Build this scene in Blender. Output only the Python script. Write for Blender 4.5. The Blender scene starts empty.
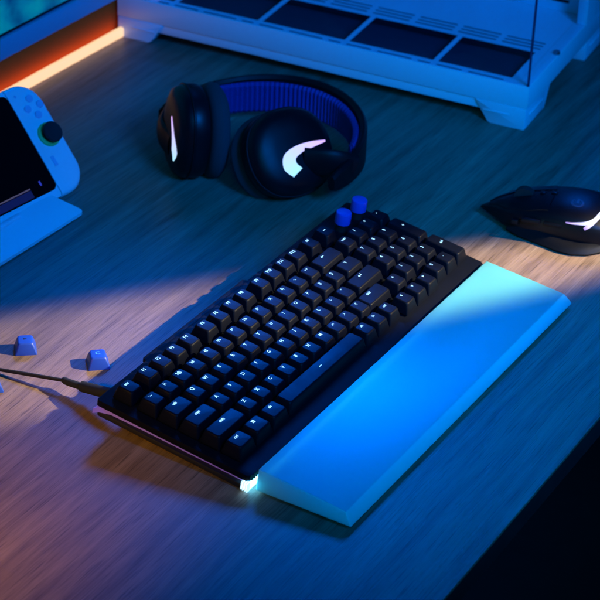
import bpy, bmesh, math, random
from mathutils import Vector, Matrix
random.seed(4)
S = 0.001
C = bpy.context.scene.collection
sc = bpy.context.scene
R = math.radians

# ------------------------------------------------------------------ materials
def new_mat(name):
    m = bpy.data.materials.new(name); m.use_nodes = True
    nt = m.node_tree; return m, nt, nt.nodes['Principled BSDF']

def plain(name, col, rough=0.45, metal=0.0, coat=0.0, bump=0.0, bscale=900.0, spec=0.5, var=0.0, sss=0.0):
    m, nt, b = new_mat(name)
    b.inputs['Base Color'].default_value = (*col, 1)
    b.inputs['Roughness'].default_value = rough
    b.inputs['Metallic'].default_value = metal
    b.inputs['Coat Weight'].default_value = coat
    b.inputs['Specular IOR Level'].default_value = spec
    tc = nt.nodes.new('ShaderNodeTexCoord')
    if sss:
        b.inputs['Subsurface Weight'].default_value = sss
        b.inputs['Subsurface Radius'].default_value = (1, 1, 1)
        b.inputs['Subsurface Scale'].default_value = 0.012
    n = nt.nodes.new('ShaderNodeTexNoise'); n.inputs['Scale'].default_value = bscale; n.inputs['Detail'].default_value = 3
    nt.links.new(tc.outputs['Object'], n.inputs['Vector'])
    if bump:
        bp = nt.nodes.new('ShaderNodeBump'); bp.inputs['Strength'].default_value = bump; bp.inputs['Distance'].default_value = 0.0002
        nt.links.new(n.outputs['Fac'], bp.inputs['Height']); nt.links.new(bp.outputs['Normal'], b.inputs['Normal'])
    # uneven gloss: handling marks
    n2 = nt.nodes.new('ShaderNodeTexNoise'); n2.inputs['Scale'].default_value = 38; n2.inputs['Detail'].default_value = 5
    nt.links.new(tc.outputs['Object'], n2.inputs['Vector'])
    mr = nt.nodes.new('ShaderNodeMapRange'); mr.inputs['From Min'].default_value = .3; mr.inputs['From Max'].default_value = .7
    mr.inputs['To Min'].default_value = max(0.02, rough - .06 - var); mr.inputs['To Max'].default_value = min(1, rough + .06 + var)
    nt.links.new(n2.outputs['Fac'], mr.inputs['Value']); nt.links.new(mr.outputs['Result'], b.inputs['Roughness'])
    return m

def emit(name, col, st, back=(0.02, 0.02, 0.02)):
    m, nt, b = new_mat(name)
    b.inputs['Base Color'].default_value = (*back, 1)
    b.inputs['Emission Color'].default_value = (*col, 1)
    b.inputs['Emission Strength'].default_value = st
    return m

def glow_gradient(name, c0, c1, st, axis, lo, hi):
    """a light strip whose LEDs run from one colour to another along its own length"""
    m, nt, b = new_mat(name)
    tc = nt.nodes.new('ShaderNodeTexCoord'); sx = nt.nodes.new('ShaderNodeSeparateXYZ')
    mr = nt.nodes.new('ShaderNodeMapRange'); mr.inputs['From Min'].default_value = lo; mr.inputs['From Max'].default_value = hi
    rp = nt.nodes.new('ShaderNodeValToRGB'); rp.color_ramp.elements[0].color = (*c0, 1); rp.color_ramp.elements[1].color = (*c1, 1)
    nt.links.new(tc.outputs['Object'], sx.inputs[0]); nt.links.new(sx.outputs[axis], mr.inputs['Value'])
    nt.links.new(mr.outputs['Result'], rp.inputs['Fac']); nt.links.new(rp.outputs['Color'], b.inputs['Emission Color'])
    b.inputs['Base Color'].default_value = (.3, .3, .3, 1)
    b.inputs['Emission Strength'].default_value = st
    return m

def wood():
    m, nt, b = new_mat('desk_wood')
    L = nt.links.new
    tc = nt.nodes.new('ShaderNodeTexCoord')
    # gentle waviness of the grain
    wn = nt.nodes.new('ShaderNodeTexNoise'); wn.inputs['Scale'].default_value = 2.2; wn.inputs['Detail'].default_value = 2
    L(tc.outputs['Object'], wn.inputs['Vector'])
    off = nt.nodes.new('ShaderNodeVectorMath'); off.operation = 'SCALE'; off.inputs['Scale'].default_value = .022
    L(wn.outputs['Color'], off.inputs[0])
    ad = nt.nodes.new('ShaderNodeVectorMath'); ad.operation = 'ADD'; L(tc.outputs['Object'], ad.inputs[0]); L(off.outputs[0], ad.inputs[1])
    def noise(sx, sy, det, rough=.6):
        mp = nt.nodes.new('ShaderNodeMapping'); mp.inputs['Scale'].default_value = (sx, sy, 1)
        mp.inputs['Rotation'].default_value = (0, 0, R(-4))
        L(ad.outputs[0], mp.inputs['Vector'])
        n = nt.nodes.new('ShaderNodeTexNoise'); n.inputs['Scale'].default_value = 1; n.inputs['Detail'].default_value = det; n.inputs['Roughness'].default_value = rough
        L(mp.outputs[0], n.inputs['Vector']); return n
    a = noise(5, 95, 4, .55); f = noise(20, 900, 4, .75); p = noise(22, 1100, 1, .5); w = noise(3, 16, 3)
    def ramp(src, stops):
        r = nt.nodes.new('ShaderNodeValToRGB'); e = r.color_ramp.elements
        e[0].position, e[0].color = stops[0][0], (*stops[0][1], 1); e[1].position, e[1].color = stops[-1][0], (*stops[-1][1], 1)
        for q, c in stops[1:-1]:
            k = e.new(q); k.color = (*c, 1)
        L(src.outputs['Fac'], r.inputs['Fac']); return r
    r1 = ramp(a, [(.32, (.19, .118, .082)), (.48, (.27, .172, .122)), (.6, (.315, .205, .148)), (.72, (.37, .25, .182))])
    r2 = ramp(f, [(.30, (.56, .56, .56)), (.55, (1, 1, 1)), (.8, (1.0, 1.0, 1.0))])
    r3 = ramp(p, [(.30, (.45, .45, .45)), (.42, (1, 1, 1)), (1, (1, 1, 1))])
    r4 = ramp(w, [(.3, (.72, .72, .72)), (.7, (1, 1, 1))])
    def mul(x, y):
        n = nt.nodes.new('ShaderNodeMix'); n.data_type = 'RGBA'; n.blend_type = 'MULTIPLY'; n.inputs[0].default_value = 1
        L(x, n.inputs[6]); L(y, n.inputs[7]); return n.outputs[2]
    c = mul(mul(mul(r1.outputs[0], r2.outputs[0]), r3.outputs[0]), r4.outputs[0])
    L(c, b.inputs['Base Color'])
    mr = nt.nodes.new('ShaderNodeMapRange'); mr.inputs['To Min'].default_value = .46; mr.inputs['To Max'].default_value = .32
    L(f.outputs['Fac'], mr.inputs['Value']); L(mr.outputs[0], b.inputs['Roughness'])
    bp = nt.nodes.new('ShaderNodeBump'); bp.inputs['Strength'].default_value = .5; bp.inputs['Distance'].default_value = .0004
    L(f.outputs['Fac'], bp.inputs['Height']); L(bp.outputs[0], b.inputs['Normal'])
    b.inputs['Specular IOR Level'].default_value = .35
    return m

def glass_mat(name, tint=(.93, .96, 1)):
    m = bpy.data.materials.new(name); m.use_nodes = True; nt = m.node_tree; nt.nodes.clear()
    o = nt.nodes.new('ShaderNodeOutputMaterial'); t = nt.nodes.new('ShaderNodeBsdfTransparent'); g = nt.nodes.new('ShaderNodeBsdfGlossy')
    t.inputs[0].default_value = (*tint, 1); g.inputs['Roughness'].default_value = .03
    mx = nt.nodes.new('ShaderNodeMixShader'); mx.inputs[0].default_value = .03
    nt.links.new(t.outputs[0], mx.inputs[1]); nt.links.new(g.outputs[0], mx.inputs[2]); nt.links.new(mx.outputs[0], o.inputs[0])
    return m

def acrylic():
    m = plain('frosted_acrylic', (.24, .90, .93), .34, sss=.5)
    b = m.node_tree.nodes['Principled BSDF']
    for l in list(b.inputs['Roughness'].links): m.node_tree.links.remove(l)
    b.inputs['Roughness'].default_value = .34
    # bevels less transmissive than the top: their lit look is put into the material
    tc = m.node_tree.nodes.new('ShaderNodeTexCoord'); sx = m.node_tree.nodes.new('ShaderNodeSeparateXYZ'); mr = m.node_tree.nodes.new('ShaderNodeMapRange')
    m.node_tree.links.new(tc.outputs['Normal'], sx.inputs[0]); m.node_tree.links.new(sx.outputs[2], mr.inputs['Value'])
    mr.inputs['From Min'].default_value = .8; mr.inputs['From Max'].default_value = .97; mr.inputs['To Min'].default_value = .08; mr.inputs['To Max'].default_value = .52
    m.node_tree.links.new(mr.outputs[0], b.inputs['Transmission Weight']); b.inputs['IOR'].default_value = 1.47
    return m

M = {}
M['wood'] = wood()
M['key'] = plain('black_keycap_plastic', (.0035, .0045, .009), .42, bump=.12, bscale=2500, spec=.10)
M['case'] = plain('black_anodised_metal', (.003, .004, .008), .5, spec=.1, bump=.2, bscale=3000)
M['tray'] = plain('black_base_plastic', (.008, .008, .009), .5)
M['diffuser'] = emit('underglow_diffuser', (.30, .13, .75), .22, (.3, .2, .4))
M['legend'] = emit('backlit_legend', (.36, .72, 1.0), 2.1)
M['gap_light'] = emit('switch_backlight', (.5, .25, .2), .25)
M['bluecap'] = plain('blue_keycap_plastic', (.015, .07, .5), .45, bump=.2, bscale=2500)
M['capmark'] = plain('pale_blue_print', (.1, .45, .9), .5)
M['capmark_dark'] = plain('dark_print', (.01, .015, .06), .5)
M['rest'] = acrylic()
M['bar'] = emit('light_bar_diffuser', (.12, .62, 1.0), 9, (.6, .6, .6))
M['bar_end'] = emit('clear_light_bar_end', (.50, .82, 1.0), 1.25, (.6, .6, .6))
M['rubber'] = plain('black_rubber', (.012, .012, .012), .8)
M['cable'] = plain('black_braided_cable', (.010, .008, .008), .75, bump=.6, bscale=1800)
M['shell'] = plain('black_shell', (.004, .004, .006), .5, spec=.2)
M['gloss'] = plain('glossy_black_shell', (.0035, .0035, .006), .42, spec=.25)
M['cushion'] = plain('ear_cushion_fabric', (.035, .035, .045), .9, bump=.8, bscale=1500)
M['bandpad'] = plain('blue_knit_band', (.025, .03, .24), .8, bump=.6, bscale=900)
M['white'] = plain('white_painted_steel', (.78, .80, .84), .42)
M['offwhite'] = plain('white_plastic', (.70, .74, .80), .4)
M['dark'] = plain('dark_void', (.004, .004, .006), .8)
M['dust'] = plain('fan_filter_mesh', (.02, .025, .05), .7)
M['steel'] = plain('steel_screw', (.4, .42, .45), .3, metal=1)
M['glass'] = glass_mat('case_glass')
M['glassedge'] = plain('dark_glass_edge', (.02, .05, .12), .2)
M['console'] = plain('white_console_plastic', (.80, .88, .90), .38)
M['btn'] = plain('pale_button_plastic', (.55, .60, .78), .3)
M['screen'] = plain('black_screen_glass', (.003, .003, .004), .06, spec=.35)
M['uiline'] = emit('screen_interface_line', (.30, .27, .55), .22)
M['uipanel'] = emit('screen_interface_panel', (.02, .02, .35), .16)
M['uidot'] = emit('screen_interface_dot', (.05, .08, 1), .45)
M['green'] = plain('green_stick_collar', (.05, .6, .14), .35)
M['alu'] = plain('brushed_aluminium', (.38, .44, .58), .4)
M['riser'] = plain('brown_panel', (.75, .09, .01), .9, spec=.1)
M['led'] = emit('warm_led_strip', (1.0, .62, .29), 1.15, (.3, .25, .2))
M['floor'] = plain('dark_floor', (.01, .01, .012), .8)
M['hp_strip'] = None
M['phone_light'] = glow_gradient('headphone_light_strip', (.38, .80, 1.0), (.75, .42, 1.0), 1.15, 0, 0, 1)
M['mouse_light'] = glow_gradient('mouse_light_strip', (.55, .25, .9), (.75, .90, 1.0), 1.0, 0, 0, 1)
M['mark'] = plain('grey_emblem', (.02, .022, .035), .45)

def screen_mat():
    m, nt, b = new_mat('monitor_picture'); L = nt.links.new
    tc = nt.nodes.new('ShaderNodeTexCoord'); n = nt.nodes.new('ShaderNodeTexNoise'); n.inputs['Scale'].default_value = 22; n.inputs['Detail'].default_value = 3
    L(tc.outputs['Object'], n.inputs['Vector'])
    r = nt.nodes.new('ShaderNodeValToRGB'); e = r.color_ramp.elements
    e[0].position = .32; e[0].color = (.0, .03, .16, 1); e[1].position = .68; e[1].color = (.0, .24, .36, 1)
    k = e.new(.5); k.color = (.0, .13, .30, 1)
    L(n.outputs['Fac'], r.inputs['Fac']); L(r.outputs[0], b.inputs['Emission Color']); b.inputs['Emission Strength'].default_value = 1
    b.inputs['Base Color'].default_value = (.01, .01, .01, 1); b.inputs['Roughness'].default_value = .2
    return m
M['picture'] = screen_mat()

# ------------------------------------------------------------------ helpers (all shapes in millimetres)
def tag(o, label=None, cat=None, group=None, kind=None):
    if label: o['label'] = label
    if cat: o['category'] = cat
    if group: o['group'] = group
    if kind: o['kind'] = kind
    return o

def empty(name, loc=(0, 0, 0), rot=(0, 0, 0)):
    o = bpy.data.objects.new(name, None); C.objects.link(o)
    o.empty_display_size = .02
    o.location = [v * S for v in loc]; o.rotation_euler = rot
    return o

def link(name, bm, mat, parent=None, smooth=True, loc=(0, 0, 0), rot=(0, 0, 0), angle=35):
    bmesh.ops.recalc_face_normals(bm, faces=bm.faces[:])
    me = bpy.data.meshes.new(name)
    for v in bm.verts: v.co *= S
    for f in bm.faces: f.smooth = smooth
    if smooth:
        for e in bm.edges:
            if len(e.link_faces) == 2 and e.calc_face_angle(0) > R(angle): e.smooth = False
    bm.to_mesh(me); bm.free()
    me.materials.append(M[mat])
    o = bpy.data.objects.new(name, me); C.objects.link(o)
    o.location = [v * S for v in loc]; o.rotation_euler = rot
    if parent: o.parent = parent
    return o

def box(bm, x0, x1, y0, y1, z0, z1, bev=0, seg=2):
    b2 = bmesh.new()
    bmesh.ops.create_cube(b2, size=1)
    for v in b2.verts:
        v.co = Vector(((x0 + x1) / 2 + v.co.x * (x1 - x0), (y0 + y1) / 2 + v.co.y * (y1 - y0), (z0 + z1) / 2 + v.co.z * (z1 - z0)))
    if bev: bmesh.ops.bevel(b2, geom=b2.edges[:], offset=bev, segments=seg, profile=.5, affect='EDGES')
    merge(bm, b2)

def merge(bm, b2, mtx=None):
    mp = {}
    for v in b2.verts: mp[v] = bm.verts.new(mtx @ v.co if mtx else v.co)
    for f in b2.faces:
        try: bm.faces.new([mp[v] for v in f.verts])
        except ValueError: pass
    b2.free()

def loft(bm, rings, cap0=True, cap1=True, closed=True):
    rs = [[bm.verts.new(p) for p in r] for r in rings]
    n = len(rs[0])
    for a, b in zip(rs, rs[1:]):
        for i in range(n if closed else n - 1):
            bm.faces.new((a[i], a[(i + 1) % n], b[(i + 1) % n], b[i]))
    if cap0: bm.faces.new(rs[0][::-1])
    if cap1: bm.faces.new(rs[-1])
    return rs

def rrect(x0, x1, y0, y1, r, z=0, n=5):
    pts = []
    for cx, cy, a0 in ((x1 - r, y1 - r, 0), (x0 + r, y1 - r, 90), (x0 + r, y0 + r, 180), (x1 - r, y0 + r, 270)):
        for i in range(n + 1):
            a = R(a0 + 90 * i / n); pts.append(Vector((cx + r * math.cos(a), cy + r * math.sin(a), z)))
    return pts

def prism(bm, pts, z0, z1, bev=0):
    b2 = bmesh.new()
    loft(b2, [[Vector((p[0], p[1], z0)) for p in pts], [Vector((p[0], p[1], z1)) for p in pts]])
    bmesh.ops.recalc_face_normals(b2, faces=b2.faces[:])
    if bev: bmesh.ops.bevel(b2, geom=b2.edges[:], offset=bev, segments=2, profile=.5, affect='EDGES')
    merge(bm, b2)

def cyl(bm, p0, p1, r0, r1=None, n=28, bev=0):
    r1 = r0 if r1 is None else r1
    p0, p1 = Vector(p0), Vector(p1); ax = (p1 - p0).normalized()
    u = ax.orthogonal().normalized(); v = ax.cross(u)
    L = (p1 - p0).length
    prof = [(0, r0), (1, r1)] if not bev else [(0, r0), (1 - bev / L, r1), (1 - .3 * bev / L, r1 - .3 * bev), (1, r1 - bev)]
    loft(bm, [[p0 + ax * L * t + (u * math.cos(2 * math.pi * i / n) + v * math.sin(2 * math.pi * i / n)) * r for i in range(n)] for t, r in prof])

def tube(bm, pts, rad, n=12):
    pts = [Vector(p) for p in pts]; rings = []
    for i, p in enumerate(pts):
        t = (pts[min(i + 1, len(pts) - 1)] - pts[max(i - 1, 0)]).normalized()
        u = t.cross(Vector((0, 0, 1))).normalized() if abs(t.z) < .99 else Vector((1, 0, 0)); v = u.cross(t)
        r = rad[i] if isinstance(rad, (list, tuple)) else rad
        rings.append([p + (u * math.cos(2 * math.pi * k / n) + v * math.sin(2 * math.pi * k / n)) * r for k in range(n)])
    loft(bm, rings)

def spline(pts, n=10):
    P = [Vector(p) for p in pts]; P = [2 * P[0] - P[1]] + P + [2 * P[-1] - P[-2]]; out = []
    for i in range(1, len(P) - 2):
        for k in range(n):
            t = k / n; a, b, c, d = P[i - 1:i + 3]
            out.append(.5 * ((2 * b) + (c - a) * t + (2 * a - 5 * b + 4 * c - d) * t * t + (3 * b - a - 3 * c + d) * t ** 3))
    out.append(P[-2]); return out

def text_bm(s, size, z=0.05, bold=0.0):
    cu = bpy.data.curves.new('t', 'FONT'); cu.body = s; cu.size = size; cu.align_x = 'CENTER'; cu.align_y = 'CENTER'
    cu.offset = bold; cu.resolution_u = 3
    o = bpy.data.objects.new('t', cu); C.objects.link(o)
    dg = bpy.context.evaluated_depsgraph_get()
    me = bpy.data.meshes.new_from_object(o.evaluated_get(dg)); bm = bmesh.new(); bm.from_mesh(me)
    bpy.data.objects.remove(o); bpy.data.curves.remove(cu); bpy.data.meshes.remove(me)
    for v in bm.verts: v.co.z = z
    return bm

def poly_bm(polys, z=0.05):
    bm = bmesh.new()
    for p in polys: bm.faces.new([bm.verts.new((x, y, z)) for x, y in p])
    return bm

def bvh_of(o):
    from mathutils.bvhtree import BVHTree
    bm = bmesh.new(); bm.from_mesh(o.data); t = BVHTree.FromBMesh(bm); bm.free(); return t

# ------------------------------------------------------------------ camera
CAM = Vector((-1103.985, -784.398, 947.180))
RIGHT = Vector((0.517437, -0.855000, 0.035117)); DOWN = Vector((-0.428337, -0.294315, -0.854345)); FWD = Vector((0.740801, 0.427028, -0.518518))
cd = bpy.data.cameras.new('camera'); cam = bpy.data.objects.new('camera', cd); C.objects.link(cam)
cam.matrix_world = Matrix(((RIGHT.x, -DOWN.x, -FWD.x, CAM.x * S), (RIGHT.y, -DOWN.y, -FWD.y, CAM.y * S), (RIGHT.z, -DOWN.z, -FWD.z, CAM.z * S), (0, 0, 0, 1)))
cd.sensor_width = 36; cd.lens = 36 * 2147.34 / 600; cd.clip_start = .05; cd.clip_end = 60
cd.dof.use_dof = True; cd.dof.focus_distance = 1.70; cd.dof.aperture_fstop = 15
sc.camera = cam

# ------------------------------------------------------------------ setting
bm = bmesh.new(); box(bm, -1100, 1700, -294, 1100, -3, 0, .8)
desk = link('desk', bm, 'wood', rot=(0, 0, R(.6))); tag(desk, kind='structure')
bm = bmesh.new(); box(bm, -1090, 1690, -291, 1090, -28, -3.1, 1.5)
link('desk_core', bm, 'dark', desk)
bm = bmesh.new(); box(bm, -3000, 4000, -3500, 3000, -760, -735)
tag(link('floor', bm, 'floor'), kind='structure')

# ------------------------------------------------------------------ keyboard
U = 19.05
kb = empty('keyboard', (0, 0, 41), (R(7), 0, 0))
tag(kb, 'black backlit mechanical keyboard with number pad in the middle of the desk', 'keyboard')
bm = bmesh.new()
edge = []
x = -5.0
while x < 368:
    edge += [(x, -118.6), (x + 1.5, -119.5)]; x += 3.0
outl = [(-8.5, -116)] + [(-6.5, -118.2)] + edge + [(369.5, -118.2), (371.5, -116)] + [(p.x, p.y) for p in rrect(-8.5, 371.5, -100, 20.5, 2.5)[:12]]
prism(bm, outl, -17, -11.5, .25)
link('top_case', bm, 'case', kb)
# raised strip along the rear edge (stepped as on the real board)
bm = bmesh.new(); prism(bm, [(58, 20.7), (60, 25), (205, 25), (207, 20.7)], -17, -12.5, .5)
link('rear_lip', bm, 'case', kb)
bm = bmesh.new()
prism(bm, [(-13, 20), (-9, 17), (-5.5, 8), (-4.5, -30), (-4, -112), (368, -112), (368, 18), (368, 19), (-6, 19)], -22, -17.1)
link('light_diffuser', bm, 'diffuser', kb)
bm = bmesh.new(); prism(bm, rrect(-8, 371, -115, 19.5, 2), -26.5, -22.1, .6)
link('bottom_tray', bm, 'tray', kb)
for x in (22, 330):
    bm = bmesh.new(); box(bm, x, x + 26, 6, 14, -43.2, -26.4, 1)
    link('flip_foot', bm, 'rubber', kb)
# ribbed light bar along the front edge; its frosted end sticks out
bm = bmesh.new()
box(bm, -6.5, 369, -119.2, -112.3, -25.2, -17.5, .5)
lb = link('light_bar', bm, 'bar', kb, smooth=False)
bm = bmesh.new()
for i in range(4):
    box(bm, -10.5 + .5 * (i % 2), -6.7, -119.4 + i * 1.8, -118.3 + i * 1.8, -25.2, -17.6, .4)
link('ribbed_end', bm, 'bar_end', lb, smooth=False)

cap_cache = {}
def cap_mesh(w, d):
    """w, d in key units; top face at z = 0"""
    bm = bmesh.new(); a, b = w * U / 2 - .5, d * U / 2 - .5
    sp = [(-10.3, 0, 0, 1.0), (-9.6, .0, 0, 1.0), (-1.4, 2.3, .1, 2.2), (-.5, 2.75, .1, 2.3), (-.1, 3.25, .1, 2.2), (0, 4.0, .1, 1.8)]
    rings = [rrect(-a + i, a - i, -b + i * .95, b - i * .75, r, z, 4) for z, i, o, r in sp]
    loft(bm, rings)
    me = bpy.data.meshes.new('keycap'); bmesh.ops.recalc_face_normals(bm, faces=bm.faces[:])
    for v in bm.verts: v.co *= S
    for f in bm.faces: f.smooth = True
    for e in bm.edges:
        if e.calc_face_angle(0) > R(50): e.smooth = False
    bm.to_mesh(me); bm.free(); me.materials.append(M['key']); return me

def arrow(kind):
    if kind == 'left': return [[(-2.2, 0), (-.6, 1.3), (-.6, -1.3)], [(-.6, .3), (-.6, -.3), (2, -.3), (2, .3)]]
    if kind == 'enter': return [[(-2.4, -.5), (-.8, .8), (-.8, -1.8)], [(-.8, -.2), (-.8, -.8), (2.2, -.8), (2.2, -.2)], [(1.6, -.2), (2.2, -.2), (2.2, 1.6), (1.6, 1.6)]]
    t = [(-1.2, -.8), (0, 1.2), (1.2, -.8)]
    k = {'up': 0, 'aleft': 90, 'down': 180, 'aright': 270}[kind]; a = R(k)
    return [[(x * math.cos(a) - y * math.sin(a), x * math.sin(a) + y * math.cos(a)) for x, y in t]]
win = [[(x, y), (x + 1.25, y), (x + 1.25, y + 1.25), (x, y + 1.25)] for x in (-1.45, .15) for y in (-1.45, .15)]
bar = [[(-1.6, -.3), (1.6, -.3), (1.6, .3), (-1.6, .3)]]
leg_cache = {}
def legend(s, size):
    k = (s, size)
    if k not in leg_cache:
        if s == '@win': b = poly_bm(win)
        elif s == '@bar': b = poly_bm(bar)
        elif s.startswith('@'): b = poly_bm(arrow(s[1:]))
        else: b = text_bm(s, size, bold=.045)
        me = bpy.data.meshes.new('legend')
        for v in b.verts: v.co *= S
        b.to_mesh(me); b.free(); me.materials.append(M['legend']); leg_cache[k] = me
    return leg_cache[k]

def key(cx, cy, w=1, d=1, s='', size=4.3, dx=0, name='keycap'):
    if (w, d) not in cap_cache: cap_cache[(w, d)] = cap_mesh(w, d)
    o = bpy.data.objects.new(name, cap_cache[(w, d)]); C.objects.link(o); o.parent = kb
    o.location = (cx * U * S, -cy * U * S, random.uniform(-.12, .12) * S)
    o.rotation_euler = (random.uniform(-.004, .004), random.uniform(-.004, .004), random.uniform(-.006, .006))
    if s:
        l = bpy.data.objects.new('legend', legend(s, size)); C.objects.link(l); l.parent = o
        l.location = (dx * S, ((3.6 if d == 1 else 4.6) if s != '@bar' else 1.2) * S, 0)
r0 = -.17
key(.5, r0, s='esc', size=3.5)
for i in range(4): key(1.75 + i, r0, s='F%d' % (i + 1))
for i in range(4): key(6.03 + i, r0, s='F%d' % (i + 5))
for i in range(4): key(10.27 + i, r0, s='F%d' % (i + 9))
key(14.5, r0, s='del', size=3.4); key(15.8, r0, s='@bar')
for i, s in enumerate(['`~', '1!', '2@', '3#', '4$', '5%', '6^', '7&', '8*', '9(', '0)', '-_', '=+']): key(i + .5, 1, s=s, size=3.6)
key(14, 1, 2, s='@left', dx=-2)
for i, s in enumerate(['num', '/', '*', '-']): key(15.75 + i, 1, s=s, size=3.4 if i == 0 else 4.6)
key(.75, 2, 1.5, s='tab', size=3.5)
for i, s in enumerate('QWERTYUIOP'): key(2 + i, 2, s=s)
key(12, 2, s='[{', size=3.6); key(13, 2, s=']}', size=3.6); key(14.25, 2, 1.5, s='\\|', size=3.6, dx=-1)
for i, s in enumerate('789'): key(15.75 + i, 2, s=s)
key(18.75, 2.5, 1, 2, s='+', size=4.6)
key(.875, 3, 1.75, s='caps', size=3.5)
for i, s in enumerate('ASDFGHJKL'): key(2.25 + i, 3, s=s)
key(11.25, 3, s=';:', size=3.6); key(12.25, 3, s='\'"', size=3.6); key(13.875, 3, 2.25, s='@enter', dx=-2)
for i, s in enumerate('456'): key(15.75 + i, 3, s=s)
key(1.125, 4, 2.25, s='shift', size=3.5)
for i, s in enumerate('ZXCVBNM'): key(2.75 + i, 4, s=s)
for i, s in enumerate([',<', '.>', '/?']): key(9.75 + i, 4, s=s, size=3.6)
key(13.0, 4, 2.0, s='shift', size=3.5, dx=-3)
key(14.68, 4.17, s='@up')
for i, s in enumerate('123'): key(15.75 + i, 4, s=s)
key(18.75, 4.5, 1, 2, s='@enter')
key(.625, 5, 1.25, s='ctrl', size=3.4); key(1.875, 5, 1.25, s='@win'); key(3.125, 5, 1.25, s='alt', size=3.4)
key(6.875, 5, 6.25, s='@bar', name='space_bar')
key(10.5, 5, s='alt', size=3.3); key(11.5, 5, s='fn', size=3.5); key(12.5, 5, s='ctrl', size=3.3)
for i, s in enumerate(['@aleft', '@down', '@aright']): key(13.7 + i, 5.17, s=s)
key(16.8, 5, s='0'); key(17.8, 5, s='.', size=5)
for kx in (17.28, 18.72):
    bm = bmesh.new(); n = 44
    rings = []
    for z, r in ((-4.6, 6.4), (-4.2, 6.9), (-3.8, 6.9), (5.2, 6.9), (6.2, 6.5), (6.6, 5.9), (6.5, 0.8)):
        rings.append([Vector((math.cos(2 * math.pi * i / n) * (r + (.16 if i % 2 and -10 <= z <= 6.3 else 0)), math.sin(2 * math.pi * i / n) * (r + (.16 if i % 2 and -10 <= z <= 6.3 else 0)), z)) for i in range(n)])
    loft(bm, rings)
    k = link('dial', bm, 'bluecap', kb, loc=(kx * U, .1 * U, 0)); k['label'] = 'blue round dial'
    bm = bmesh.new(); cyl(bm, (0, 0, -11.6), (0, 0, -4.8), 6.0, 5.4); link('dial_collar', bm, 'tray', k)

# ------------------------------------------------------------------ palm rest
bm = bmesh.new()
def prect(x0, x1, y0, y1, z0, zr=None):
    zr = z0 if zr is None else zr
    return [Vector((x1, y1, zr)), Vector((x0, y1, zr)), Vector((x0, y0, z0)), Vector((x1, y0, z0))]
b2 = bmesh.new()
loft(b2, [prect(-4, 369, -200, -120.3, 2.2), prect(-6.5, 371, -202, -120.3, 4), prect(-2.6, 367.5, -195.2, -120.3, 12.8, 20.5)])
bmesh.ops.bevel(b2, geom=b2.edges[:], offset=.9, segments=3, profile=.5, affect='EDGES')
merge(bm, b2)
pr = link('palm_rest', bm, 'rest'); tag(pr, 'frosted translucent acrylic palm rest glowing blue, flush against the front of the keyboard', 'wrist rest')
for x in (14, 340):
    for y in (-190, -134):
        bm = bmesh.new(); box(bm, x, x + 12, y, y + 6, 0, 2.6, .4); link('rubber_foot', bm, 'rubber', pr)

# ------------------------------------------------------------------ loose keycaps
def loose(cx, cy, ang, label, mark, mm, tilt=0):
    bm = bmesh.new()
    sp = [(0, 0, 1.0), (.7, 0, 1.0), (8.6, 2.3, 2.0), (9.5, 2.8, 2.1), (9.9, 3.3, 2.0), (10, 4.0, 1.6)]
    a = 8.9
    loft(bm, [rrect(-a + i, a - i, -a + i * .95, a - i * .75, r, z, 4) for z, i, r in sp])
    t = link('loose_keycap', bm, 'bluecap', loc=(cx, cy, 0), rot=(tilt, 0, R(ang)), angle=50)
    tag(t, label, 'keycap', 'blue keycaps lying loose on the desk')
    if mark:
        bm = poly_bm([[(-1.6, -1.5), (-1.6, 1.5), (1.6, 0)]], 10.06) if mark == '>' else text_bm(mark, 6, 10.06, .1)
        link('legend', bm, mm, t, smooth=False, loc=(0, 1, 0))
loose(56, 139.5, -50, 'loose blue keycap with a dark arrow mark left of the other one', '>', 'capmark_dark')
loose(71.5, 78.5, -47, 'loose blue keycap with a pale curved mark, nearest the keyboard', 'C', 'capmark')
loose(-4.5, 128, -38, 'loose blue keycap in front of the cable, cut off by the picture edge', None, None)

# ------------------------------------------------------------------ cable
cb = empty('keyboard_cable', (18, 22, 0)); tag(cb, 'thin black cable running from the back corner of the keyboard off to the left', 'cable')
def rel(p): return Vector(p) - Vector((18, 22, 0))
bm = bmesh.new(); tube(bm, spline([rel(p) for p in [(26.5, 78, 9), (23.5, 95, 7.5), (20, 118, 5), (15, 145, 2.6), (2, 190, 2.2), (-30, 250, 2.2), (-90, 300, 2.2), (-200, 330, 2.2)]], 10), 1.5)
link('cord', bm, 'cable', cb)
bm = bmesh.new(); tube(bm, spline([rel(p) for p in [(26.8, 80, 9), (26, 74, 9.2), (25, 62, 10.5), (24.8, 60, 11)]], 5), [2.3, 2.5] + [2.9] * 12 + [2.6, 2.3], 14)
link('strain_relief', bm, 'rubber', cb)
bm = bmesh.new(); tube(bm, [rel(p) for p in [(25, 61, 11), (24.9, 60, 11), (22.5, 38, 15.5), (22, 24, 18.5)]], [3.2, 4.4, 4.6, 4.3], 4 * 4)
link('plug', bm, 'rubber', cb)

# ------------------------------------------------------------------ computer case
TH = R(-6.7)
pc = empty('computer_case', (649.7, -21.3, 0), (0, 0, R(6.0)))
tag(pc, 'white computer case with glass sides and slotted floor standing at the back of the desk', 'computer case')
LW, D, H = 459, 262, 360      # width along y, depth along x, height
def beam(bmx, pts_front, y0, y1): pass
# base: front fascia, side rims, lower lip
bm = bmesh.new()
box(bm, 0, 4, 0, LW, 23, 47, .8)                    # front fascia
box(bm, 4.01, D, 0, 9, 23, 47, .8)                  # right rim
box(bm, 4.01, D, LW - 9, LW, 23, 47, .8)            # left rim
box(bm, D - 4, D, 9.01, LW - 9.01, 23, 47)
link('base_frame', bm, 'white', pc)
bm = bmesh.new(); box(bm, 5, D - 6, 6, LW - 6, 14, 22.9, 1)
link('underside_lip', bm, 'white', pc)
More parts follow.
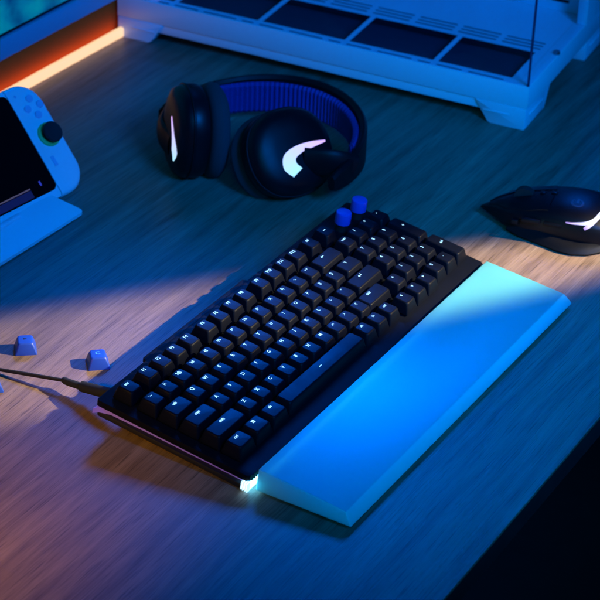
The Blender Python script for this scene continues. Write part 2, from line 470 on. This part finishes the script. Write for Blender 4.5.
# slotted floor plate built as a grid with real openings
holes = []
ribs = [11, 105, 203, 301, 399, 450]
def hole(x0, x1, y0, y1): holes.append((x0, x1, y0, y1))
O_ = [(24, 103), (108, 200), (205, 298), (303, 396), (401, 438)]
for a, b in O_: hole(17, 86, a, b)
fr = []
for a in (7, 105, 203, 301, 399):
    for s0, s1 in ((3, 17), (23, 61), (67, 95)):
        lo, hi = a + s0, a + s1
        if lo > 20 and hi < 445: hole(7.8, 11.6, lo, hi)
for k in range(9):
    lo = 22 + k * 48
    for x in (93, 100.5, 108): hole(x, x + 4, lo, min(lo + 42, 440))
xs = sorted({4.0, D - 4.0} | {h[0] for h in holes} | {h[1] for h in holes})
bm = bmesh.new()
zT, zB = 45.2, 44.4
# rows between consecutive x cuts
vc = {}
def V(x, y, z):
    k = (round(x, 3), round(y, 3), z)
    if k not in vc: vc[k] = bm.verts.new((x, y, z))
    return vc[k]
for xa, xb in zip(xs, xs[1:]):
    hs = sorted((h[2], h[3]) for h in holes if h[0] <= xa + .01 and h[1] >= xb - .01)
    y = 9.0; segs = []
    for a, b in hs:
        segs.append((y, a)); y = b
    segs.append((y, LW - 9.0))
    for a, b in segs:
        if b - a > .01: box(bm, xa, xb, a, b, zB, zT)
link('slotted_floor', bm, 'white', pc, smooth=False)
bm = bmesh.new(); box(bm, 6, D - 6, 10, LW - 10, 29, 31)
link('fan_filter', bm, 'dust', pc)
# chamfer strips inside the rim
bm = bmesh.new()
prism(bm, [(5, 9.1), (D - 5, 9.1), (D - 5, 14), (9, 14)], 45.25, 46.2, .3)
link('inner_trim', bm, 'white', pc)
# feet
def foot(y0, flip, x0):
    def yy(v): return y0 - v if flip else y0 + v
    prof = [(1.5, 0), (37, 0), (40, 1.5), (54, 22), (54, 22.9), (1.0, 22.9), (1.0, 1.0)]
    bm = bmesh.new()
    xsid = [(0, 0), (60, 0), (76, 22)]
    loft(bm, [[Vector((x0 + a, yy(p), z)) for p, z in prof] for a, _ in ((-.6, 0), (56, 0))])
    bmesh.ops.bevel(bm, geom=bm.edges[:], offset=.7, segments=2, profile=.5, affect='EDGES')
    b2 = bmesh.new()
    loft(b2, [[Vector((x, yy(q), z)) for x, z in ((x0 + 56.2, 0.3), (x0 + 58, .3), (x0 + 72, 22.8), (x0 + 56.2, 22.8))] for q in (1.2, 36)])
    merge(bm, b2)
    f = link('foot', bm, 'offwhite', pc)
    # pressed groove and the step in the fascia above
    bm = bmesh.new()
    lo, hi = sorted((yy(18), yy(45))); box(bm, x0 - 1.5, x0 - .62, lo, hi, 12.6, 14.4, .3)
    if not flip: box(bm, x0 + 10, x0 + 50, y0 - .3, y0 + .9, 12.6, 14.6, .25)
    link('foot_rib', bm, 'offwhite', f)
foot(0, False, 0); foot(LW, True, 0); foot(0, False, D - 76); foot(LW, True, D - 76)
bm = bmesh.new(); box(bm, 1.6, 4.8, 28, LW - 28, 13, 22.9, .5)
link('lower_fascia', bm, 'white', pc)
# thumb screw on right rim
bm = bmesh.new(); cyl(bm, (88, 3, 47), (88, 3, 50.5), 3.6, bev=.6); cyl(bm, (88, 3, 50.5), (88, 3, 51.2), 1.6)
link('thumb_screw', bm, 'steel', pc)
# glass
bm = bmesh.new(); box(bm, 1.0, 4.5, 3.2, LW - 3, 47.2, H); link('front_glass', bm, 'glass', pc, smooth=False)
bm = bmesh.new(); box(bm, 5.2, D - 50, 1.0, 4.5, 47.2, H); link('side_glass', bm, 'glass', pc, smooth=False)
bm = bmesh.new(); box(bm, .8, 2.9, .8, 2.9, 47.1, H, .3); link('glass_corner_joint', bm, 'glassedge', pc)
# rear chamber wall with vents, top
bm = bmesh.new(); box(bm, 196, 200, 9.2, LW - 9.2, 45.3, H, .5)
link('rear_wall', bm, 'white', pc)
bm = bmesh.new()
for row in range(7):
    for k in range(8):
        box(bm, 195.3, 195.95, 28 + k * 50, 46 + k * 50, 56 + row * 11, 59 + row * 11)
link('wall_vents', bm, 'dark', pc, smooth=False)
bm = bmesh.new(); box(bm, 168, D, -1.5, 9.0, 47.3, H, 1); link('rear_side_panel', bm, 'white', pc)
bm = bmesh.new(); box(bm, 0, D, 0, LW, H + .2, H + 16, 2); link('top_panel', bm, 'white', pc)
bm = bmesh.new(); box(bm, 200.2, D - .5, 9.3, LW - 9.3, 47.3, H, .5); link('rear_chamber', bm, 'white', pc)
bm = bmesh.new(); box(bm, 2, 14, LW - 9, LW - 1, 47.2, H, .8); link('corner_post', bm, 'white', pc)

# ------------------------------------------------------------------ riser, led strip, monitor
rs = empty('monitor_riser', (0, 455, 0), (0, 0, R(-1.5))); tag(rs, 'red brown riser panel standing under the monitor, lit from below', 'monitor stand')
bm = bmesh.new(); box(bm, -500, 620, 0, 180, 0, 46, 1)
link('riser_body', bm, 'riser', rs)
ls = bm = bmesh.new(); box(bm, -500, 622, -12, -6.5, .5, 11, 1.2)
o = link('led_strip', bm, 'led', loc=(0, 455, 0), rot=(0, 0, R(-1.5))); tag(o, 'glowing warm white light strip along the foot of the brown panel', 'light strip')
mo = empty('monitor', (0, 440, 46), (R(-4), 0, R(-1.2))); tag(mo, 'monitor with silver lower bezel and teal picture at the upper left corner', 'monitor')
bm = bmesh.new(); box(bm, -250, 700, 0, 26, .8, 22, 1.2); link('bezel', bm, 'alu', mo)
bm = bmesh.new(); box(bm, -250, 700, 4, 24, 22.1, 420, 1.2); link('panel_back', bm, 'dark', mo)
bm = bmesh.new(); box(bm, -244, 694, 3.3, 3.9, 26, 414); link('screen', bm, 'picture', mo, smooth=False)
bm = bmesh.new(); box(bm, 150, 300, 24.2, 120, .8, 6, 1); link('stand_base', bm, 'alu', mo)

# ------------------------------------------------------------------ handheld console
PHI, LAM, HH = R(-7.5), R(42), 110
cn = empty('handheld_console', (314, 262, 3.5), (0, 0, PHI))
tag(cn, 'white handheld game console with black screen leaning back on a stand at the left edge', 'game console')
tilt = R(90) - LAM     # face plane: local x right, local y up the face, local z outward
lean = (tilt, 0, 0)
def cpart(name, bm, mat, parent=None, **k):
    if parent is None:
        return link(name, bm, mat, cn, rot=lean, **k)
    return link(name, bm, mat, parent, **k)
bm = bmesh.new()
loft(bm, [rrect(-272 + i, -i, i, HH - i, 22 - i * .6, z, 8) for z, i in ((-15, 4), (-14, 2), (-11.5, .8), (-2.5, .8), (-.8, 2), (-.2, 4))])
cpart('body', bm, 'shell')
for x0, x1 in ((-36.2, 0), (-272, -235.8)):
    bm = bmesh.new(); rings = []
    for z, i in ((-13, 3.5), (-11.5, 1.2), (-8, -.2), (-3, -.2), (-.6, .9), (.5, 2.2), (1.0, 4.2)):
        P = []
        right = x0 > -100
        r = 24
        base = rrect(x0 - (40 if right else 0), x1 + (0 if right else 40), 0 + i, HH - i, r - i * .5, z, 8)
        for p in base:
            p = p.copy()
            if right: p.x = max(x0 + .15, p.x - i if p.x > x0 + 5 else p.x)
            else: p.x = min(x1 - .15, p.x + i if p.x < x1 - 5 else p.x)
            P.append(p)
        rings.append(P)
    loft(bm, rings); bmesh.ops.remove_doubles(bm, verts=bm.verts[:], dist=.001)
    jc = cpart('controller', bm, 'console')
    sgn = 1 if x0 > -100 else -1
    cx = (x0 + x1) / 2
    if sgn == 1:
        for bx, by in ((-15, 93.5), (-7.2, 85), (-22.8, 85), (-15, 76.5)):
            bm = bmesh.new(); cyl(bm, (bx, by, .9), (bx, by, 3.2), 3.7, bev=.7); link('face_button', bm, 'btn', jc)
        bm = bmesh.new(); box(bm, -29.5, -26.7, 99.6, 100.6, .9, 1.8, .2); box(bm, -28.6, -27.6, 98.7, 101.5, .9, 1.8, .2); link('plus_button', bm, 'btn', jc)
        jx, jy = -16, 56
        bm = bmesh.new(); box(bm, -27.5, -23.5, 27, 37, .9, 1.9, .4, 2); link('home_button', bm, 'btn', jc)
    else:
        for bx, by in ((-257, 62), (-249, 54), (-265, 54), (-257, 46)):
            bm = bmesh.new(); cyl(bm, (bx, by, .9), (bx, by, 3.2), 3.7, bev=.7); link('face_button', bm, 'btn', jc)
        jx, jy = -256, 84
    bm = bmesh.new(); cyl(bm, (jx, jy, .8), (jx, jy, 3.4), 11.6, bev=.8); b_ = link('stick_base', bm, 'green', jc)
    bm = bmesh.new()
    loft(bm, [[Vector((jx + math.cos(a) * r, jy + math.sin(a) * r, z)) for a in [2 * math.pi * i / 28 for i in range(28)]] for z, r in ((3.1, 7.8), (7.2, 7.0), (8.0, 9.6), (9.5, 10.1), (10.8, 9.2), (10.6, 6.2), (10.1, 3))])
    link('thumb_stick', bm, 'rubber', jc)
bm = bmesh.new(); loft(bm, [rrect(-235.5, -36.5, 2, HH - 2, 1.5, z) for z in (-.6, .3)])
loft(bm, [rrect(-235.5, -36.5, .6, HH - .6, 1.5, z) for z in (-12, -.62)])
cpart('tablet_frame', bm, 'console')
bm = bmesh.new(); loft(bm, [rrect(-234, -36.8, 8.5, HH - 4.5, 6, z) for z in (.35, .9)])
scn = cpart('screen', bm, 'screen')
bm = poly_bm([[(-226, 18), (-66, 18), (-66, 19.2), (-226, 19.2)]], 1.0); link('interface_line', bm, 'uiline', scn, smooth=False)
bm = poly_bm([[(-228, 10), (-66, 10), (-66, 17.2), (-228, 17.2)]], .97); link('interface_panel', bm, 'uipanel', scn, smooth=False)
bm = poly_bm([[(-53.6, 17), (-51.6, 17), (-51.6, 21.5), (-53.6, 21.5)]], 1.0); link('interface_dot', bm, 'uidot', scn, smooth=False)

st = empty('console_stand', (258, 234, 0), (0, 0, R(-2)))
tag(st, 'flat white stand plate under the leaning handheld console', 'console stand')
bm = bmesh.new()
b2 = bmesh.new(); pts = rrect(-250, 8, 0, 40, 5, 0, 6)
loft(b2, [[Vector((p.x, p.y, 1)) for p in pts], [Vector((p.x, p.y, 4 + p.y * .10)) for p in pts]])
bmesh.ops.recalc_face_normals(b2, faces=b2.faces[:]); merge(bm, b2)
link('stand_plate', bm, 'console', st, angle=60)
bm = bmesh.new(); box(bm, -240, -40, 33, 38, 7.4, 10.4, .8); link('stop_ledge', bm, 'console', st)
bm = bmesh.new()
loft(bm, [[Vector((x, 40, 1)), Vector((x, 44, 1)), Vector((x, 130, 78)), Vector((x, 127, 82))] for x in (-180, -60)])
link('back_support', bm, 'console', st)

# ------------------------------------------------------------------ headphones
hp = empty('headphones', (430, 155, 0)); tag(hp, 'black over ear headphones with a blue ribbed band lying on the desk', 'headphones')
def arcpt(a, rx, ry, cx=415, cy=155): return Vector((cx + rx * math.cos(a), cy + ry * math.sin(a)))
def sweep(bm, a0, a1, rx, ry, th, zf, n=60, cx=415, cy=155, rib=0, nrib=0):
    rings = []
    for i in range(n + 1):
        a = a0 + (a1 - a0) * i / n
        p = arcpt(a, rx, ry, cx, cy) - Vector((430, 155)); q = Vector((math.cos(a) / rx, math.sin(a) / ry)).normalized()
        z0, z1 = zf(i / n); t = th + (rib if i % 2 else 0)
        o_ = p; in_ = p - q * t
        b = min(3, (z1 - z0) * .2)
        rings.append([Vector((*v, z)) for v, z in ((o_, z0 + b), (o_, z1 - b), (o_ - q * b * .8, z1), (in_ + q * b * .8, z1), (in_, z1 - b), (in_, z0 + b), (in_ + q * b * .8, z0), (o_ - q * b * .8, z0))])
    loft(bm, rings)
def zf1(t):
    k = math.sin(math.pi * t) ** .5 if 0 < t < 1 else 0
    return (22 - 14 * k, 36 + 13 * k)
bm = bmesh.new(); sweep(bm, R(-98), R(86), 128, 106, 7, zf1, 64); link('headband', bm, 'shell', hp)
bm = bmesh.new(); sweep(bm, R(-72), R(74), 120.8, 98.8, 4.2, lambda t: (11, 43), 104, rib=2.4); link('band_pad', bm, 'bandpad', hp, smooth=False)

def frame(center, nrm, roll=0):
    z = Vector(nrm).normalized(); x = Vector((0, 0, 1)).cross(z).normalized(); y = z.cross(x)
    m = Matrix((x, y, z)).transposed(); m = m @ Matrix.Rotation(roll, 3, 'Z')
    return Matrix.Translation(Vector(center) - Vector((430, 155, 0))) @ m.to_4x4()
def ering(rx, ry, z, n=48, p=2.25, ox=0, oy=0):
    out = []
    for i in range(n):
        a = 2 * math.pi * i / n; c, s = math.cos(a), math.sin(a)
        out.append(Vector((ox + rx * abs(c) ** (2 / p) * (1 if c >= 0 else -1), oy + ry * abs(s) ** (2 / p) * (1 if s >= 0 else -1), z)))
    return out
def cup(center, nrm, roll, strip_poly, arm_end, sx=1.0, sy=1.0):
    mt = frame(center, nrm, roll) @ Matrix.Diagonal((sx, sy, 1.0, 1))
    def put(name, bm, mat, parent, **k):
        for v in bm.verts: v.co = mt @ v.co
        return link(name, bm, mat, parent, **k)
    bm = bmesh.new()
    loft(bm, [ering(rx, ry, z) for rx, ry, z in ((30, 37, -13), (35, 42, -11), (37, 44, -6), (37, 44, 2), (36, 43, 8), (33, 40, 13), (27, 33, 16.5), (18, 22, 18.2), (7, 9, 18.8))])
    cp = put('ear_cup', bm, 'gloss', hp)
    bm = bmesh.new()
    rings = []
    for k in range(13):
        a = R(90 - k * 30) if False else 2 * math.pi * k / 12
        w, h = 11 * math.cos(a), 9.5 * math.sin(a)
        rings.append(ering(27.5 + w, 34 + w, -22.5 + h))
    loft(bm, rings, False, False); bmesh.ops.remove_doubles(bm, verts=bm.verts[:], dist=.01)
    put('ear_cushion', bm, 'cushion', cp)
    bm = bmesh.new(); loft(bm, [ering(28, 34, -24), ering(28, 34, -20)]); put('inner_mesh', bm, 'cushion', cp)
    bm = bmesh.new(); loft(bm, [ering(37.4, 44.4, 2.6), ering(37.8, 44.8, 3.2), ering(37.8, 44.8, 4.4), ering(37.3, 44.3, 5)]); put('trim_ring', bm, 'shell', cp)
    # light strip lying on the domed outer face
    tree_bm = bmesh.new(); loft(tree_bm, [ering(rx, ry, z) for rx, ry, z in ((37, 44, 2), (36, 43, 8), (33, 40, 13), (27, 33, 16.5), (18, 22, 18.2), (7, 9, 18.8))])
    from mathutils.bvhtree import BVHTree
    tr = BVHTree.FromBMesh(tree_bm); tree_bm.free()
    bm = bmesh.new(); A, B = strip_poly
    n = len(A); K = 4
    grid = []
    for i in range(n):
        row = []
        for j in range(K + 1):
            q = Vector(A[i]).lerp(Vector(B[i]), j / K)
            h = tr.ray_cast(Vector((q.x, q.y, 60)), Vector((0, 0, -1)))
            z = h[0].z if h[0] else 2
            row.append(bm.verts.new((q.x, q.y, z + .35)))
        grid.append(row)
    for i in range(n - 1):
        for j in range(K): bm.faces.new((grid[i][j], grid[i][j + 1], grid[i + 1][j + 1], grid[i + 1][j]))
    for v in bm.verts: v.co *= S
    me = bpy.data.meshes.new('light_strip'); 
    bmesh.ops.recalc_face_normals(bm, faces=bm.faces[:])
    bm.to_mesh(me)
    # store position along the strip as this mesh's own coordinate attribute
    at = me.attributes.new('along', 'FLOAT', 'POINT')
    idx = 0
    for i in range(n):
        for j in range(K + 1): at.data[idx].value = i / (n - 1); idx += 1
    bm.free(); me.materials.append(M['phone_light'])
    o = bpy.data.objects.new('light_strip', me); C.objects.link(o); o.parent = cp
    m2 = mt.copy(); m2.translation = m2.translation * S; o.matrix_local = m2
    # yoke arm from the band end to the cup face
    e0 = Vector(arm_end) - Vector((430, 155, 0))
    p1 = mt @ Vector((5, -13, 15))
    bm = bmesh.new()
    mid = (e0 + p1) / 2 + (mt.to_3x3() @ Vector((0, 0, 8)))
    path = spline([e0, mid, p1], 8)
    rings = []
    for i, p in enumerate(path):
        t = (path[min(i + 1, len(path) - 1)] - path[max(i - 1, 0)]).normalized(); s_ = t.cross(Vector((0, 0, 1))).normalized(); u_ = s_.cross(t)
        hw, tw = 14, 5
        rings.append([p + s_ * (tw * math.cos(k)) + u_ * (hw * math.sin(k)) for k in [2 * math.pi * j / 16 for j in range(16)]])
    loft(bm, rings); link('yoke', bm, 'shell', cp)
    return cp
# the strip nodes read the 'along' attribute
for nm in ('phone_light', 'mouse_light'):
    nt = M[nm].node_tree
    at = nt.nodes.new('ShaderNodeAttribute'); at.attribute_name = 'along'
    mr = [n for n in nt.nodes if n.type == 'MAP_RANGE'][0]
    nt.links.new(at.outputs['Fac'], mr.inputs['Value'])

def strip(pts, widths):
    P = spline([(x, y, 0) for x, y in pts], 6); A, B = [], []
    n = len(P)
    for i, p in enumerate(P):
        t = (P[min(i + 1, n - 1)] - P[max(i - 1, 0)]).normalized(); s_ = Vector((-t.y, t.x, 0))
        u = i / (n - 1) * (len(widths) - 1); k = min(int(u), len(widths) - 2); w = widths[k] + (widths[k + 1] - widths[k]) * (u - k)
        A.append(((p + s_ * w / 2).x, (p + s_ * w / 2).y)); B.append(((p - s_ * w / 2).x, (p - s_ * w / 2).y))
    return A, B
# local x of the cup runs horizontally, local y up
cup((388, 203, 43), (-.74, .66, .08), 0, strip([(18, -21), (20, -10), (14, 5), (5, 18)], [2, 12, 6, 3]), (424, 250, 30), 1.04)
cup((410, 108, 39), (-.38, -.84,   .62), 0, strip([(-5, -22), (-10, -14), (-8, -5), (2, 0), (14, 1), (27, 1)], [11, 12, 11, 8, 6, 1.8]), (434, 52, 29), 1.2, .93)

# ------------------------------------------------------------------ mouse
AX = Vector((.25, -.968, 0)).normalized(); LA = Vector((-.968, -.25, 0)).normalized()
ms = empty('gaming_mouse', (472, -66, 0), (0, 0, math.atan2(AX.y, AX.x)))
tag(ms, 'black gaming mouse with a glowing violet white stripe at the right edge of the picture', 'mouse')
# local x = towards the tail, local y: +y is away from camera (right-hand side), -y near side
secs = [  # s, near half width, far half width, z bottom, z shoulder, z top
    (-3, 1, 1, 9, 9.6, 10.4), (4, 6, 6, 8, 11, 14.5), (12, 12.5, 12.5, 7, 13, 20), (25, 22, 21.5, 5.5, 15, 26), (40, 28, 27, 2.5, 17, 30.5),
    (55, 31, 29, 1.5, 19, 34), (70, 33, 31, 1.2, 20, 36.5), (85, 35, 32, 1.2, 20, 37.5), (100, 35, 33, 1.2, 19, 36), (113, 33, 31, 2, 18, 31),
    (124, 27, 27, 3, 16, 25), (130, 20, 20, 5, 14, 20), (133, 8, 8, 8, 12, 15)]
def msec(s, wn, wf, zb, zs, zt):
    out = []
    N = 16
    for i in range(N + 1):        # top from near to far
        a = math.pi * i / N
        y = -wn * math.cos(a) if math.cos(a) > 0 else -wf * math.cos(a)
        y = y * .97
        z = zs + (zt - zs) * max(0, math.sin(a)) ** .75
        out.append(Vector((s, y, z)))
    out += [Vector((s, wf * 1.0, zs - (zs - zb) * .4)), Vector((s, wf * .94, zb)), Vector((s, 0, zb)), Vector((s, -wn * .94, zb)), Vector((s, -wn * 1.0, zs - (zs - zb) * .4))]
    return out
bm = bmesh.new(); loft(bm, [msec(*q) for q in secs])
mshell = link('shell', bm, 'gloss', ms, angle=60)
# thumb wing
bm = bmesh.new()
wr = []
for s, w, z0, z1 in ((26, 24, 3, 12), (40, 31, 1.6, 12), (58, 37, 1.2, 11), (76, 44, 1, 9), (90, 46, 1, 8), (104, 42, 1.2, 9), (116, 33, 2, 11)):
    wr.append([Vector((s, -18, z0)), Vector((s, -w, z0)), Vector((s, -w - .8, z0 + 1.5)), Vector((s, -w + 1.5, z0 + 4)), Vector((s, -w * .86, z1)), Vector((s, -18, z1 + 3))])
loft(bm, wr); link('thumb_rest', bm, 'shell', ms, angle=50)
mt_ = bvh_of(mshell)
def drape(name, poly, mat, lift=.5, grid=2.0, parent=None):
    """lay a closed outline, given in top view (local x,y), on the shell as a thin raised panel"""
    bm = bmesh.new()
    f = bm.faces.new([bm.verts.new((x, y, 0)) for x, y in poly])
    xs_ = [p[0] for p in poly]; ys_ = [p[1] for p in poly]
    x = math.floor(min(xs_)) + grid
    while x < max(xs_):
        bmesh.ops.bisect_plane(bm, geom=bm.verts[:] + bm.edges[:] + bm.faces[:], plane_co=(x, 0, 0), plane_no=(1, 0, 0)); x += grid
    y = math.floor(min(ys_)) + grid
    while y < max(ys_):
        bmesh.ops.bisect_plane(bm, geom=bm.verts[:] + bm.edges[:] + bm.faces[:], plane_co=(0, y, 0), plane_no=(0, 1, 0)); y += grid
    for v in bm.verts:
        h = mt_.ray_cast(Vector((v.co.x * S, v.co.y * S, .1)), Vector((0, 0, -1)))
        v.co.z = (h[0].z / S if h[0] else 15) + lift
    r = bmesh.ops.extrude_face_region(bm, geom=bm.faces[:])
    for e in r['geom']:
        if isinstance(e, bmesh.types.BMVert): e.co.z -= lift + .6
    return link(name, bm, mat, parent or ms, angle=50)
drape('main_button', [(5, -1.6), (5, -4), (12, -9), (24, -18.5), (42, -24), (62, -25), (64, -6), (40, -5.5), (20, -5)], 'gloss', .9)
drape('main_button', [(5, 1.6), (5, 4), (12, 9), (24, 18), (42, 23), (62, 24), (64, 6), (40, 5.5), (20, 5)], 'gloss', .9)
bm = bmesh.new(); cyl(bm, (36, -3.6, 26.5), (36, 3.6, 26.5), 9.5, n=36)
link('scroll_wheel', bm, 'rubber', ms)
bm = bmesh.new(); box(bm, 50, 55, -2.6, 2.6, 32, 34.8, .8); box(bm, 60, 66, -2.6, 2.6, 34, 36.7, .8); link('wheel_button', bm, 'gloss', ms)
for s0 in (40, 60):
    bm = bmesh.new(); box(bm, s0, s0 + 17, -33.4, -29, 18.5, 22.5, 1.2); link('thumb_button', bm, 'shell', ms)
bm = bmesh.new(); box(bm, 30, 37, -29, -25, 12, 17, 1.2); link('thumb_button', bm, 'shell', ms)

def side_strip(name, pts3, widths, mat):
    """a light pipe following the near flank; points are (s, z), projected sideways on the shell"""
    bm = bmesh.new(); P = spline([(a, 0, b) for a, b in pts3], 8); n = len(P); rows = []
    for i, p in enumerate(P):
        t = (P[min(i + 1, n - 1)] - P[max(i - 1, 0)]).normalized(); s_ = Vector((-t.z, 0, t.x))
        u = i / (n - 1) * (len(widths) - 1); k = min(int(u), len(widths) - 2); w = widths[k] + (widths[k + 1] - widths[k]) * (u - k)
        row = []
        for j in range(4):
            q = p + s_ * w * (j / 3 - .5)
            h = mt_.ray_cast(Vector((q.x * S, -.1, q.z * S)), Vector((0, 1, 0)))
            y = h[0].y / S if h[0] else -20
            row.append(bm.verts.new((q.x, y - .5, q.z)))
        rows.append(row)
    for i in range(n - 1):
        for j in range(3): bm.faces.new((rows[i][j], rows[i][j + 1], rows[i + 1][j + 1], rows[i + 1][j]))
    for v in bm.verts: v.co *= S
    bmesh.ops.recalc_face_normals(bm, faces=bm.faces[:])
    me = bpy.data.meshes.new(name); bm.to_mesh(me); at = me.attributes.new('along', 'FLOAT', 'POINT')
    for i in range(n):
        for j in range(4): at.data[i * 4 + j].value = i / (n - 1)
    bm.free(); me.materials.append(M[mat]); o = bpy.data.objects.new(name, me); C.objects.link(o); o.parent = ms
side_strip('light_strip', [(80, 25.5), (90, 26.3), (99, 27.5), (108, 31)], [.7, 1.8, 2.8, 2.2], 'mouse_light')
side_strip('light_strip', [(97, 22.5), (101, 26), (107, 30.5), (113, 33)], [2.4, 3.6, 3.2, 1.8], 'mouse_light')
def gp(a, r): return (86 - r * math.sin(R(a)), -13 + r * math.cos(R(a)))
drape('emblem', [gp(40 + k * 20, 6) for k in range(16)] + [gp(0, 6), gp(0, .5), gp(25, .6), gp(14, 4.2)][:1] + [gp(5, 6), gp(5, 1), (84, -12), (84, -8.6)][:0] + [gp(340 - k * 20, 4.1) for k in range(16)], 'mark', .25)
drape('emblem', [(85, -14), (87, -14), (87, -7), (85, -7)], 'mark', .27)

# ------------------------------------------------------------------ light
w = bpy.data.worlds.new('World'); sc.world = w; w.use_nodes = True
w.node_tree.nodes['Background'].inputs[0].default_value = (.005, .04, .30, 1)
w.node_tree.nodes['Background'].inputs[1].default_value = .025

def aim(o, p, t, up=None):
    p, t = Vector(p) * S, Vector(t) * S
    o.location = p; z = (p - t).normalized()
    if up is None: o.rotation_euler = (t - p).to_track_quat('-Z', 'Y').to_euler()
    else:
        y = z.cross(Vector(up)).normalized(); x = y.cross(z)
        o.rotation_euler = Matrix((x, y, z)).transposed().to_euler()
def area(name, p, t, size, power, col, sy=None, spread=180):
    l = bpy.data.lights.new(name, 'AREA'); l.energy = power; l.color = col; l.size = size * S; l.spread = R(spread)
    if sy: l.shape = 'RECTANGLE'; l.size_y = sy * S
    o = bpy.data.objects.new(name, l); C.objects.link(o); aim(o, p, t); return o
def spot(name, p, t, ang, blend, power, col, rad, sc_=(1, 1, 1), up=None):
    l = bpy.data.lights.new(name, 'SPOT'); l.energy = power; l.color = col; l.spot_size = R(ang); l.spot_blend = blend; l.shadow_soft_size = rad * S
    o = bpy.data.objects.new(name, l); C.objects.link(o); aim(o, p, t, up); o.scale = sc_; return o

# blue key from the back right, above the computer case
k = Vector((.89, .45, 0)).normalized(); E = R(38); T0 = Vector((330, 20, 0))
spot('blue_key_light', T0 + Vector((k.x * math.cos(E), k.y * math.cos(E), math.sin(E))) * 1500, T0 + Vector((170, -60, 0)), 29, .9, 60, (.0, .15, 1), 110)
# large blue panel behind and above: its sheen lies on key tops and desk
area('blue_panel_light', Vector((200, -40, 30)) + Vector((.74, .30, .606)) * 1500, (310, -40, 30), 620, 1.7, (.0, .14, 1), 360, 38)
# blue fill from the front right
spot('blue_fill_light', (-250, -1150, 1150), (520, 120, 0), 37, 1.0, 165, (.0, .20, 1), 260)
# weaker cyan-blue fill, added on the camera side to brighten palm rest and bevels
spot('blue_side_light', (-750, -750, 900), (310, -150, 0), 21, 1.0, 36, (.0, .58, 1), 200)
# warm slit of light from the right
wd = Vector((.49, -.87, 0)).normalized(); EW = R(32); TW = Vector((125, 62, 0))
band = Vector((-.82, .57, 0))
spot('warm_slit_light', TW + Vector((wd.x * math.cos(EW), wd.y * math.cos(EW), math.sin(EW))) * 1600, TW, 33, .6, 285, (1, .84, .50), 14, (1, .145, 1), up=band)
# dim orange from the left
spot('orange_light', (-700, 60, 420), (-170, 40, 0), 26, 1.0, 26, (1, .50, .03), 60)

# ------------------------------------------------------------------ render settings
sc.render.engine = 'CYCLES'
sc.view_settings.view_transform = 'Standard'; sc.view_settings.look = 'None'; sc.view_settings.exposure = 0; sc.view_settings.gamma = 1
sc.render.resolution_x = 1024; sc.render.resolution_y = 1024
